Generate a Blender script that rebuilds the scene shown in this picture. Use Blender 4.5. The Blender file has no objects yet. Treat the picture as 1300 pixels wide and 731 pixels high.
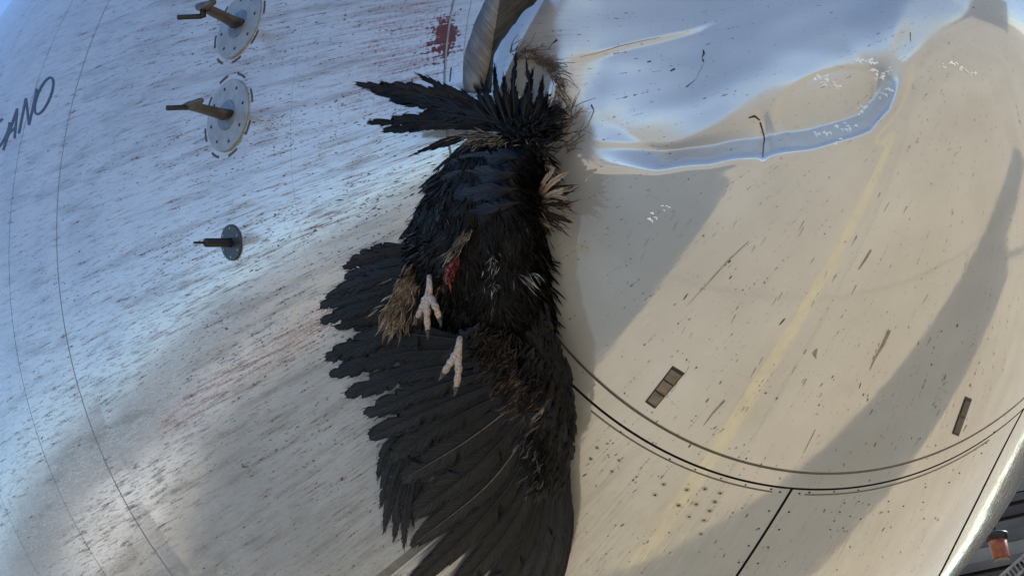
import bpy, bmesh, math, random
import numpy as np
random.seed(7); rng = np.random.default_rng(11)

# ------------------------------------------------------------------ frames
# aircraft frame: +Y aft along the nose axis, origin on the axis at the radome joint
# world frame: +Z up, the nose droops about 17 degrees
UP = np.array([-.10, .34, 1.0]); UP /= np.linalg.norm(UP)
YW = np.array([0, 1, 0.]); YW = YW - YW @ UP * UP; YW /= np.linalg.norm(YW)
M = np.stack([np.cross(YW, UP), YW, UP])
FOC, PX, PY = 1900., 650., 365.5                       # focal length in photograph pixels, 1300 wide
CAM = np.array([-1.0992, -2.3915, -0.7653]); YAW, PIT, ROL = 0.2362, 0.1568, 0.0543
H0 = 1.65 - (M @ CAM)[2]
def W(X):                                              # aircraft frame -> world
    return np.asarray(X) @ M.T + np.array([0, 0, H0])
_fw = np.array([math.sin(YAW)*math.cos(PIT), math.cos(YAW)*math.cos(PIT), math.sin(PIT)])
_rt = np.array([math.cos(YAW), -math.sin(YAW), 0.]); _up = np.cross(_rt, _fw)
RT = math.cos(ROL)*_rt + math.sin(ROL)*_up; UPV = -math.sin(ROL)*_rt + math.cos(ROL)*_up; FW = _fw

# ------------------------------------------------------------------ camera, world, sun
scn = bpy.context.scene
col = scn.collection
cam = bpy.data.cameras.new('camera'); camo = bpy.data.objects.new('camera', cam); col.objects.link(camo)
cam.sensor_width = 36; cam.lens = 36*FOC/1300; cam.clip_end = 3000; cam.clip_start = .05
from mathutils import Matrix, Vector
_r, _u, _f = M @ RT, M @ UPV, M @ FW
_c = W(CAM)
camo.matrix_world = Matrix(((_r[0], _u[0], -_f[0], _c[0]), (_r[1], _u[1], -_f[1], _c[1]), (_r[2], _u[2], -_f[2], _c[2]), (0, 0, 0, 1)))
scn.camera = camo
SUN = Vector((.78, .26, .57)).normalized()              # towards the sun: behind the aircraft
wd = bpy.data.worlds.new('World'); scn.world = wd; wd.use_nodes = True
nt = wd.node_tree; sky = nt.nodes.new('ShaderNodeTexSky'); sky.sky_type = 'NISHITA'; sky.sun_disc = False
sky.sun_elevation = math.asin(SUN.z); sky.sun_rotation = math.atan2(SUN.x, SUN.y)
sky.air_density = 1.0; sky.dust_density = .05; sky.ozone_density = 5.0
nt.links.new(sky.outputs[0], nt.nodes['Background'].inputs[0]); nt.nodes['Background'].inputs[1].default_value = .14
sl = bpy.data.lights.new('sun', 'SUN'); sl.energy = 4.3; sl.angle = math.radians(.55); sl.color = (1, .92, .80)
so = bpy.data.objects.new('sun', sl); col.objects.link(so); so.rotation_euler = SUN.to_track_quat('Z', 'Y').to_euler(); so.location = SUN*30
vs = scn.view_settings; vs.view_transform = 'Standard'; vs.look = 'None'; vs.exposure = 1.02; vs.gamma = 1; vs.use_curve_mapping = False

# ------------------------------------------------------------------ nose surface
LT, ASP = .55, 1.0266                                   # tip to joint, height over width
def rad(s):
    t = np.maximum(np.asarray(s, float)+LT, 0); tc = np.minimum(t, 1.75)
    r = np.sqrt(.601*tc+.4071*tc**2-.1089*tc**3)
    e = np.clip(t-1.75, 0, 4.2)
    return r + .44*e - .44*e*e/8.4
def xs(s):
    k = np.clip((np.asarray(s, float)+.12)/.55, 0, 1); return 1-.035*k*k*(3-2*k)
def S0(s, th):                                          # point on the undented skin
    s, th = np.broadcast_arrays(np.asarray(s, float), np.asarray(th, float)); r = rad(s)
    c = np.cos(th); x = r*c*np.where(c > 0, xs(s)*np.minimum(1, c*4)+np.maximum(0, 1-c*4), 1)
    return np.stack([x, s, ASP*r*np.sin(th)], -1)
def N0(s, th):
    e = 1e-4; a = S0(s+e, th)-S0(s-e, th); b = S0(s, np.asarray(th)+e)-S0(s, np.asarray(th)-e)
    n = np.cross(a, b); n /= np.maximum(np.linalg.norm(n, axis=-1, keepdims=True), 1e-12)
    p = S0(s, th).copy(); p[..., 1] = -.4
    return n*np.where(np.sum(n*p, -1, keepdims=True) < 0, -1, 1)
def F0(X):
    s = X[..., 1]; x = X[..., 0]; z = X[..., 2]/ASP
    xx = np.where(x > 0, x/xs(s), x)
    return np.hypot(xx, z)-rad(s)+np.where(s < -LT, -LT-s, 0)
def dirs(px, py):
    d = ((np.asarray(px, float)-PX)/FOC)[..., None]*RT-((np.asarray(py, float)-PY)/FOC)[..., None]*UPV+FW
    return d/np.linalg.norm(d, axis=-1, keepdims=True)
def hit(px, py):
    d = dirs(px, py); sh = d.shape[:-1]; d = d.reshape(-1, 3)
    lo = np.full(len(d), 1.6); hi = np.full(len(d), np.nan); prev = lo.copy()
    for t in np.arange(1.6, 8, .04):
        ins = np.isnan(hi) & (F0(CAM+t*d) < 0)
        hi[ins] = t; lo[ins] = t-.04
    hi = np.where(np.isnan(hi), 3.3, hi); lo = np.where(lo < 1.61, hi-.04, lo)
    for _ in range(18):
        m = (lo+hi)/2; ins = F0(CAM+m[:, None]*d) < 0
        hi = np.where(ins, m, hi); lo = np.where(ins, lo, m)
    X = CAM+lo[:, None]*d
    e = 1e-4; n = np.stack([F0(X+e*k)-F0(X-e*k) for k in np.eye(3)], -1); n /= np.linalg.norm(n, axis=-1, keepdims=True)
    return X.reshape(*sh, 3), n.reshape(*sh, 3), d.reshape(*sh, 3)
def proj(X):
    v = X-CAM; k = FOC/(v @ FW); return PX+k*(v @ RT), PY-k*(v @ UPV)
def onskin(px, py, h):                                  # a point standing h metres off the skin, along the sight line
    X, n, d = hit(px, py); c = np.maximum(-(d*n).sum(-1), .35)
    return X-d*(np.asarray(h)/c)[..., None]
def smooth(x):
    x = np.clip(x, 0, 1); return x*x*(3-2*x)

# the dent: outline on the skin, and its depth
DENT = np.array([(704, 202), (694, 150), (690, 90), (690, 0), (700, -120), (800, -220), (1050, -240), (1200, -210), (1290, -90), (1235, 20), (1185, 60), (1155, 85), (1144, 110), (1133, 140), (1108, 169), (1060, 184), (1000, 195), (960, 202), (900, 211), (830, 216), (760, 212)], float)
def polydist(px, py, P):
    best = np.full(px.shape, 1e9); ins = np.zeros(px.shape, bool)
    for a, b in zip(P, np.roll(P, -1, 0)):
        ab = b-a; t = np.clip(((px-a[0])*ab[0]+(py-a[1])*ab[1])/(ab @ ab), 0, 1)
        best = np.minimum(best, np.hypot(px-a[0]-t*ab[0], py-a[1]-t*ab[1]))
        c = ((a[1] > py) != (b[1] > py)) & (px < (b[0]-a[0])*(py-a[1])/((b[1]-a[1]) if b[1] != a[1] else 1e-9)+a[0]); ins ^= c
    return np.where(ins, best, -best)
RIM = np.array([(690, 198), (760, 213), (830, 217), (900, 212), (960, 203), (1060, 185), (1108, 169), (1133, 140), (1146, 105), (1160, 80), (1260, 40)], float)
def pchip(v, xs_, ys_):
    v = np.clip(v, xs_[0], xs_[-1]); i = np.clip(np.searchsorted(xs_, v, 'right')-1, 0, len(xs_)-2); xa = np.array(xs_, float); ya = np.array(ys_, float)
    t = (v-xa[i])/(xa[i+1]-xa[i]); t = t*t*(3-2*t); return ya[i]+(ya[i+1]-ya[i])*t
def dent_depth(px, py):
    d = polydist(px, py, DENT)+1.5*np.sin(px*.035+py*.02)+.8*np.sin(px*.09-py*.05)
    w = 25+95*smooth((125-py)/110)*smooth((px-930)/160)+38*smooth((850-px)/110)
    v = np.interp(px, RIM[:, 0], RIM[:, 1])-py
    v0 = 34+60*smooth((px-840)/150); dep = smooth(d/w)*(.036-.014*smooth((v-22)/(v0-22))+.00040*16*np.log1p(np.exp(np.clip((v-v0)/16, -30, 30))))
    dep *= .28+.72*smooth((px-700)/170)
    dep += .0045*smooth(((py-(74-(px-724)*.47))+5)/12)*smooth((px-712)/25)*smooth((905-px)/60)*smooth((140-py)/60)
    # a soft lip outside the lower rim
    dep -= .0010*np.exp(-((d+6)/9)**2)*smooth((py-120)/50)
    ex, ey = px-1062, py-136; a = math.radians(-14); u = ex*math.cos(a)+ey*math.sin(a); v2 = -ex*math.sin(a)+ey*math.cos(a)
    q = np.hypot(u/86, v2/50); dep += .0035*smooth((1.06-q)/.16)*smooth(d/12)
    # crease from the crack, and ripples in the crumpled composite
    dep += .005*np.exp(-((px-962-(py-150)*.12)/7)**2)*smooth((py-135)/25)*smooth((208-py)/12)
    rip = np.sin(px*.031+np.sin(py*.05)*1.4)*np.cos(py*.043+px*.012)+.5*np.sin(px*.083+py*.041)*np.sin(py*.071-px*.02)
    dep += .0011*rip*smooth((d+10)/60)
    # crumple next to the bird
    dep += .006*np.sin((px-690)*.09+py*.03)*np.exp(-((px-690)/55)**2-((py-110)/80)**2)
    return np.where(d < -60, 0, dep)

# ------------------------------------------------------------------ mesh helpers
MATS = {}
def link(name, verts, faces, mat, parent=None, base=None, uv=None, smoothf=True, midx=None, attrs=None):
    me = bpy.data.meshes.new(name)
    verts = np.asarray(verts, float)
    if base is None: base = verts.mean(0)
    if parent is not None: base = np.array(parent['_b'])
    me.from_pydata((verts-base).tolist(), [], faces if isinstance(faces, list) else faces.tolist())
    if uv is not None:
        L = me.uv_layers.new(name='UVMap'); li = np.empty(len(me.loops), int); me.loops.foreach_get('vertex_index', li)
        L.data.foreach_set('uv', np.asarray(uv, float)[li].ravel())
    for k, v in (attrs or {}).items():
        a = me.attributes.new(k, 'FLOAT', 'POINT'); a.data.foreach_set('value', np.asarray(v, np.float32).ravel())
    for m in (mat if isinstance(mat, (list, tuple)) else [mat]): me.materials.append(m)
    if midx is not None: me.polygons.foreach_set('material_index', midx)
    me.polygons.foreach_set('use_smooth', [smoothf]*len(me.polygons)); me.update()
    o = bpy.data.objects.new(name, me); col.objects.link(o)
    if parent is None: o.location = base
    else: o.parent = parent
    o['_b'] = [float(v) for v in base]
    return o
def empty(name, base):
    o = bpy.data.objects.new(name, None); col.objects.link(o); o.location = base; o['_b'] = [float(v) for v in base]; o.empty_display_size = .1; return o
def tag(o, label=None, cat=None, group=None, kind=None):
    for k, v in (('label', label), ('category', cat), ('group', group), ('kind', kind)):
        if v: o[k] = v
    return o
def gridfaces(n, m, wrap=False):
    i = np.arange(n-1)[:, None]; j = np.arange(m if wrap else m-1)[None]
    k = (j+1) % m
    return np.stack([i*m+j, (i+1)*m+j, (i+1)*m+k, i*m+k], -1).reshape(-1, 4)
def flip_out(verts, faces, out):                        # faces turned so that the first one looks along out
    f = faces[len(faces)//2]; a, b, c = (verts[i] for i in f[:3])
    return faces if np.dot(np.cross(b-a, c-a), out) > 0 else faces[:, ::-1]
class MB:                                               # collects closed shapes in world space
    def __init__(s): s.v = []; s.f = []; s.n = 0
    def add(s, v, f):
        v = np.asarray(v, float); s.v.append(v); s.f += [[i+s.n for i in q] for q in f]; s.n += len(v)
    def box(s, c, ax, half):                            # centre, 3 axes, half sizes
        c = np.asarray(c, float); ax = [np.asarray(a, float) for a in ax]
        v = [c+ax[0]*half[0]*i+ax[1]*half[1]*j+ax[2]*half[2]*k for i in (-1, 1) for j in (-1, 1) for k in (-1, 1)]
        f = [(0, 1, 3, 2), (4, 6, 7, 5), (0, 4, 5, 1), (2, 3, 7, 6), (0, 2, 6, 4), (1, 5, 7, 3)]
        if np.dot(np.cross(ax[0], ax[1]), ax[2]) < 0: f = [q[::-1] for q in f]
        s.add(v, f)
    def tube(s, pts, rs, seg=10, squash=None):
        P = np.asarray(pts, float); n = len(P); rs = np.broadcast_to(np.asarray(rs, float), (n,))
        T = np.gradient(P, axis=0); T /= np.linalg.norm(T, axis=1, keepdims=True)
        a = np.array([0, 0, 1.]) if abs(T[0][2]) < .9 else np.array([1., 0, 0]); vs = []
        for i in range(n):
            a = a-a @ T[i]*T[i]; a /= np.linalg.norm(a); b = np.cross(T[i], a)
            for k in range(seg):
                w = 2*math.pi*k/seg; vs.append(P[i]+rs[i]*(math.cos(w)*a+math.sin(w)*b))
        vs += [P[0]-T[0]*rs[0]*.3, P[-1]+T[-1]*rs[-1]*.3]
        f = [(i*seg+k, i*seg+(k+1) % seg, (i+1)*seg+(k+1) % seg, (i+1)*seg+k) for i in range(n-1) for k in range(seg)]
        f += [(n*seg, (k+1) % seg, k) for k in range(seg)]+[(n*seg+1, (n-1)*seg+k, (n-1)*seg+(k+1) % seg) for k in range(seg)]
        s.add(vs, f)
    def lathe(s, o, ax, prof, seg=32):                  # prof: (distance along ax, radius)
        o = np.asarray(o, float); ax = np.asarray(ax, float); ax = ax/np.linalg.norm(ax)
        a = np.cross(ax, [0.31, .2, .9]); a /= np.linalg.norm(a); b = np.cross(ax, a); vs = []
        for h, r in prof:
            for k in range(seg):
                w = 2*math.pi*k/seg; vs.append(o+ax*h+r*(math.cos(w)*a+math.sin(w)*b))
        n = len(prof); f = [(i*seg+k, i*seg+(k+1) % seg, (i+1)*seg+(k+1) % seg, (i+1)*seg+k) for i in range(n-1) for k in range(seg)]
        f += [tuple(range(seg))[::-1], tuple((n-1)*seg+k for k in range(seg))]
        s.add(vs, f)
    def build(s, name, mat, parent=None, base=None, smoothf=False):
        return link(name, np.concatenate(s.v), s.f, mat, parent, base, smoothf=smoothf)

# ------------------------------------------------------------------ materials
def newmat(name):
    m = bpy.data.materials.new(name); m.use_nodes = True; n = m.node_tree
    return m, n, n.nodes['Principled BSDF']
def nd(n, t, **k):
    x = n.nodes.new(t)
    for a, b in k.items(): setattr(x, a, b)
    return x
def plain(name, c, rough=.5, metal=0, var=.25, scale=40, bump=.0):
    m, n, b = newmat(name); tc = nd(n, 'ShaderNodeTexCoord'); no = nd(n, 'ShaderNodeTexNoise'); no.inputs['Scale'].default_value = scale; no.inputs['Detail'].default_value = 5
    n.links.new(tc.outputs['Object'], no.inputs['Vector'])
    rp = nd(n, 'ShaderNodeValToRGB'); e = rp.color_ramp.elements; e[0].position = .3; e[1].position = .7
    e[0].color = (*[v*(1-var) for v in c], 1); e[1].color = (*[min(1, v*(1+var)) for v in c], 1)
    n.links.new(no.outputs[0], rp.inputs[0]); n.links.new(rp.outputs[0], b.inputs['Base Color'])
    b.inputs['Roughness'].default_value = rough; b.inputs['Metallic'].default_value = metal
    if bump:
        bp = nd(n, 'ShaderNodeBump'); bp.inputs['Strength'].default_value = .6; bp.inputs['Distance'].default_value = bump
        n.links.new(no.outputs[0], bp.inputs['Height']); n.links.new(bp.outputs[0], b.inputs['Normal'])
    return m
def mathn(n, op, a, b=None, c=None):
    x = nd(n, 'ShaderNodeMath', operation=op)
    for i, v in enumerate((a, b, c)):
        if v is None: continue
        if isinstance(v, (int, float)): x.inputs[i].default_value = v
        else: n.links.new(v, x.inputs[i])
    return x.outputs[0]
def mixc(n, f, a, b):
    x = nd(n, 'ShaderNodeMix', data_type='RGBA')
    if isinstance(f, (int, float)): x.inputs[0].default_value = f
    else: n.links.new(f, x.inputs[0])
    for i, v in ((6, a), (7, b)):
        if isinstance(v, tuple): x.inputs[i].default_value = (*v, 1)
        else: n.links.new(v, x.inputs[i])
    return x.outputs[2]
def noise2(n, uvout, sx, sy, scale=1, detail=4, rough=.6, off=0):
    mp = nd(n, 'ShaderNodeMapping'); mp.inputs['Scale'].default_value = (sx, sy, 1); mp.inputs['Location'].default_value = (off, off*.7, off)
    n.links.new(uvout, mp.inputs['Vector'])
    no = nd(n, 'ShaderNodeTexNoise'); no.inputs['Scale'].default_value = scale; no.inputs['Detail'].default_value = detail; no.inputs['Roughness'].default_value = rough
    n.links.new(mp.outputs[0], no.inputs['Vector']); return no.outputs[0]
def ramp(n, v, lo, hi):
    x = nd(n, 'ShaderNodeMapRange'); x.interpolation_type = 'SMOOTHSTEP'; x.inputs[1].default_value = lo; x.inputs[2].default_value = hi; n.links.new(v, x.inputs[0]); return x.outputs[0]
def paint_mat():
    m, n, b = newmat('white_aircraft_paint'); uv = nd(n, 'ShaderNodeUVMap').outputs[0]
    at = lambda k: nd(n, 'ShaderNodeAttribute', attribute_name=k).outputs['Fac']
    dirt, blood, pink = at('dirt'), at('blood'), at('pink')
    tc = nd(n, 'ShaderNodeTexCoord').outputs['Object']
    st1 = noise2(n, uv, 3.0, 34, 1, 6, .65); st2 = noise2(n, uv, 9, 150, 1, 4, .7, 5); st3 = noise2(n, uv, 22, 330, 1, 3, .7, 9)
    blot = nd(n, 'ShaderNodeTexNoise'); blot.inputs['Scale'].default_value = 5; blot.inputs['Detail'].default_value = 6; n.links.new(tc, blot.inputs['Vector'])
    col0 = mixc(n, ramp(n, blot.outputs[0], .35, .7), (.43, .43, .43), (.36, .36, .36))
    d1 = mathn(n, 'MULTIPLY', ramp(n, st1, .46, .68), mathn(n, 'MULTIPLY_ADD', dirt, .85, .06))
    c1 = mixc(n, d1, col0, (.27, .262, .25))
    d2 = mathn(n, 'MULTIPLY', ramp(n, st2, .53, .68), mathn(n, 'MULTIPLY_ADD', dirt, .65, .04))
    c2 = mixc(n, d2, c1, (.17, .155, .145))
    d3 = mathn(n, 'MULTIPLY', ramp(n, st3, .56, .68), mathn(n, 'MULTIPLY_ADD', dirt, .65, .03))
    c3 = mixc(n, d3, c2, (.10, .085, .08))
    fin = nd(n, 'ShaderNodeTexNoise'); fin.inputs['Scale'].default_value = 160; fin.inputs['Detail'].default_value = 5; n.links.new(tc, fin.inputs['Vector'])
    pk = mathn(n, 'MULTIPLY', pink, ramp(n, mathn(n, 'ADD', mathn(n, 'MULTIPLY', fin.outputs[0], .3), mathn(n, 'MULTIPLY', st2, .7)), .38, .66))
    c4 = mixc(n, mathn(n, 'MULTIPLY', pk, .9), c3, (.22, .085, .06))
    bl = mathn(n, 'MULTIPLY', ramp(n, mathn(n, 'ADD', blood, mathn(n, 'ADD', mathn(n, 'MULTIPLY_ADD', fin.outputs[0], 1.5, -.75), mathn(n, 'MULTIPLY_ADD', st2, 2.2, -1.1))), .36, .52), 1)
    c5 = mixc(n, mathn(n, 'MULTIPLY', bl, .92), c4, (.085, .011, .013))
    n.links.new(c5, b.inputs['Base Color'])
    rg = mathn(n, 'ADD', mathn(n, 'MULTIPLY_ADD', dirt, .10, .045), mathn(n, 'MULTIPLY', d2, .2)); rg = mathn(n, 'ADD', rg, mathn(n, 'ADD', mathn(n, 'MULTIPLY', at('scuff'), mathn(n, 'MULTIPLY_ADD', blot.outputs[0], .40, .08)), mathn(n, 'MULTIPLY', bl, .45))); n.links.new(rg, b.inputs['Roughness'])
    n.links.new(mathn(n, 'MAXIMUM', mathn(n, 'SUBTRACT', 2.9, mathn(n, 'ADD', mathn(n, 'MULTIPLY', bl, 1.6), mathn(n, 'MULTIPLY', mathn(n, 'ADD', mathn(n, 'ADD', d1, d2), mathn(n, 'ADD', d3, pk)), .7))), 1.3), b.inputs['IOR'])
    bp = nd(n, 'ShaderNodeBump'); bp.inputs['Strength'].default_value = .35; bp.inputs['Distance'].default_value = .0006
    n.links.new(mathn(n, 'ADD', d3, d2), bp.inputs['Height'])
    wv = nd(n, 'ShaderNodeTexNoise'); wv.inputs['Scale'].default_value = 7; wv.inputs['Detail'].default_value = 2; n.links.new(tc, wv.inputs['Vector'])
    bp2 = nd(n, 'ShaderNodeBump'); bp2.inputs['Strength'].default_value = .5; bp2.inputs['Distance'].default_value = .0012; n.links.new(wv.outputs[0], bp2.inputs['Height'])
    n.links.new(bp.outputs[0], bp2.inputs['Normal']); n.links.new(bp2.outputs[0], b.inputs['Normal'])
    return m
def feather_mat(name, c1, c2, rough=.5, sheen=.15, vane=False):
    m, n, b = newmat(name); uv = nd(n, 'ShaderNodeUVMap').outputs[0]
    sp = nd(n, 'ShaderNodeSeparateXYZ'); n.links.new(uv, sp.inputs[0]); av = mathn(n, 'ABSOLUTE', sp.outputs[1])
    q = mathn(n, 'SUBTRACT', sp.outputs[0], mathn(n, 'MULTIPLY', av, 1.1))
    cb = nd(n, 'ShaderNodeCombineXYZ'); n.links.new(mathn(n, 'MULTIPLY', q, 230), cb.inputs[0]); n.links.new(mathn(n, 'MULTIPLY', sp.outputs[1], 24), cb.inputs[1])
    oi = nd(n, 'ShaderNodeObjectInfo'); n.links.new(mathn(n, 'MULTIPLY', oi.outputs['Random'], 40), cb.inputs[2])
    no = nd(n, 'ShaderNodeTexNoise'); no.inputs['Scale'].default_value = 1; no.inputs['Detail'].default_value = 4; n.links.new(cb.outputs[0], no.inputs['Vector'])
    tc = nd(n, 'ShaderNodeTexCoord'); big = nd(n, 'ShaderNodeTexNoise'); big.inputs['Scale'].default_value = 26; big.inputs['Detail'].default_value = 4; n.links.new(tc.outputs['Object'], big.inputs['Vector'])
    f = mathn(n, 'ADD', mathn(n, 'MULTIPLY', no.outputs[0], .5), mathn(n, 'MULTIPLY', big.outputs[0], .5))
    cc_ = mixc(n, ramp(n, f, .38, .64), c1, c2)
    if vane:  # sheen painted into the colour: pale streak beside the shaft, darker edges
        rp = nd(n, 'ShaderNodeValToRGB'); el = rp.color_ramp.elements; el[0].position = 0; el[0].color = (.45, .45, .45, 1); el[1].position = 1; el[1].color = (.7, .7, .7, 1)
        for p_, v_ in ((.30, .6), (.42, 2.3), (.485, 2.6), (.515, .5), (.7, .9)):
            e_ = el.new(p_); e_.color = (v_, v_, v_, 1)
        n.links.new(mathn(n, 'MULTIPLY_ADD', sp.outputs[1], 15, .5), rp.inputs[0])
        mv = nd(n, 'ShaderNodeMix', data_type='RGBA', blend_type='MULTIPLY'); mv.inputs[0].default_value = 1; n.links.new(cc_, mv.inputs[6]); n.links.new(rp.outputs[0], mv.inputs[7]); cc_ = mv.outputs[2]
    hs = nd(n, 'ShaderNodeHueSaturation'); n.links.new(cc_, hs.inputs['Color']); n.links.new(mathn(n, 'MULTIPLY_ADD', oi.outputs['Random'], .9, .45), hs.inputs['Value'])
    n.links.new(hs.outputs[0], b.inputs['Base Color'])
    b.inputs['Roughness'].default_value = rough; b.inputs['Specular IOR Level'].default_value = .20
    b.inputs['Sheen Weight'].default_value = sheen; b.inputs['Sheen Roughness'].default_value = .4; b.inputs['Sheen Tint'].default_value = (.6, .65, .8, 1)
    bp = nd(n, 'ShaderNodeBump'); bp.inputs['Strength'].default_value = .9; bp.inputs['Distance'].default_value = .0026; n.links.new(no.outputs[0], bp.inputs['Height']); n.links.new(bp.outputs[0], b.inputs['Normal'])
    return m
PAINT = paint_mat()
F_BLK = feather_mat('black_feather', (.0012, .0011, .0016), (.0044, .0041, .0058), .42, .0)
F_BLUE = feather_mat('blue_black_feather', (.0022, .0030, .0066), (.008, .0115, .024), .34, .0)
F_SLATE = feather_mat('slate_feather', (.0013, .0012, .0016), (.0052, .0050, .0066), .36, .0, True)
F_BRN = feather_mat('brown_feather', (.004, .0026, .0021), (.022, .0125, .0095), .6, .02)
F_GREY = feather_mat('grey_feather', (.05, .048, .048), (.17, .16, .155), .5)
F_TAN = feather_mat('tan_down', (.10, .065, .045), (.34, .25, .185), .75, .3)
F_UMB = feather_mat('umber_down', (.025, .015, .011), (.085, .055, .040), .75, .1)
F_PALE = feather_mat('pale_down', (.22, .19, .15), (.55, .50, .43), .8, .3)
QUILL = plain('quill', (.085, .066, .05), .4, 0, .4, 60)
QUILLD = plain('dark_quill', (.005, .0045, .0045), .8, 0, .4, 60)
SKIN = plain('bird_skin', (.34, .275, .255), .55, 0, .55, 260, .0022)
CLAW = plain('claw', (.03, .025, .022), .35)
FLESH = plain('raw_flesh', (.24, .03, .02), .25, 0, .7, 120, .003)
DARK = plain('seam_sealant', (.018, .016, .015), .6)
SEAL = plain('brown_seal', (.09, .075, .06), .5)
STEEL = plain('grey_plate', (.24, .26, .285), .45, .1, .15, 60)
HUB = plain('blue_grey_hub', (.14, .17, .21), .45, .3, .25, 90)
BRONZE = plain('scorched_probe_metal', (.075, .062, .05), .5, .35, .45, 60)
NAVY = plain('dark_slate_metal', (.03, .04, .052), .45, .3, .3, 120)
BLKM = plain('black_metal', (.012, .012, .013), .45, .2)
MAROON = plain('maroon_marking', (.055, .018, .022), .5)
INK = plain('navy_lettering', (.012, .018, .05), .4)
SPECK = plain('dried_insect_residue', (.075, .065, .06), .7, 0, .6, 60)
SPECKR = plain('dried_reddish_residue', (.13, .06, .05), .7, 0, .6, 60)
CHIPW = plain('bare_white_chip', (.85, .85, .83), .6)
SCUFF = plain('grey_scuff', (.24, .225, .205), .6, 0, .3, 90)
FIBRE = plain('torn_brown_fibre', (.12, .075, .045), .65, 0, .6, 80)
DIV = plain('diverter_strip_brown', (.16, .135, .11), .45, .2, .35, 60)
HOLE = plain('shadowed_hole', (.01, .009, .009), .9)
LIT_EDGE = plain('lit_edge_white', (.55, .55, .54), .35, .5, .1, 60)

# ------------------------------------------------------------------ ground
def ground_mat():
    m, n, b = newmat('concrete_apron'); tc = nd(n, 'ShaderNodeTexCoord').outputs['Object']
    a = nd(n, 'ShaderNodeTexNoise'); a.inputs['Scale'].default_value = .7; a.inputs['Detail'].default_value = 7; n.links.new(tc, a.inputs['Vector'])
    c = nd(n, 'ShaderNodeTexNoise'); c.inputs['Scale'].default_value = 14; c.inputs['Detail'].default_value = 5; n.links.new(tc, c.inputs['Vector'])
    f = mathn(n, 'ADD', mathn(n, 'MULTIPLY', a.outputs[0], .65), mathn(n, 'MULTIPLY', c.outputs[0], .35))
    base = mixc(n, ramp(n, f, .36, .64), (.40, .325, .205), (.53, .44, .295))
    br = nd(n, 'ShaderNodeTexBrick'); br.offset = 0; br.inputs['Scale'].default_value = 1; br.inputs['Brick Width'].default_value = 5; br.inputs['Row Height'].default_value = 5; br.inputs['Mortar Size'].default_value = .025
    br.inputs['Color1'].default_value = (1, 1, 1, 1); br.inputs['Color2'].default_value = (.86, .86, .86, 1); br.inputs['Mortar'].default_value = (.72, .72, .72, 1)
    n.links.new(tc, br.inputs['Vector'])
    mx = nd(n, 'ShaderNodeMix', data_type='RGBA', blend_type='MULTIPLY'); mx.inputs[0].default_value = 1; n.links.new(base, mx.inputs[6]); n.links.new(br.outputs[0], mx.inputs[7])
    n.links.new(mx.outputs[2], b.inputs['Base Color']); b.inputs['Roughness'].default_value = .9
    return m
g = link('ground', [(-1500, -1500, 0), (1500, -1500, 0), (1500, 1500, 0), (-1500, 1500, 0)], [[0, 1, 2, 3]], ground_mat(), base=np.zeros(3))
tag(g, kind='structure', label='pale beige concrete apron under the aircraft nose')
yl = link('taxi_line', [(-.41, -9, .004), (-.23, -9, .004), (-.23, 30, .004), (-.41, 30, .004)], [[0, 1, 2, 3]], plain('worn_yellow_paint', (.58, .45, .20), .7, 0, .2, 9), base=np.array([-.3, 0, .004]))
tag(yl, kind='structure', label='yellow taxi line painted on the apron')

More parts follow.
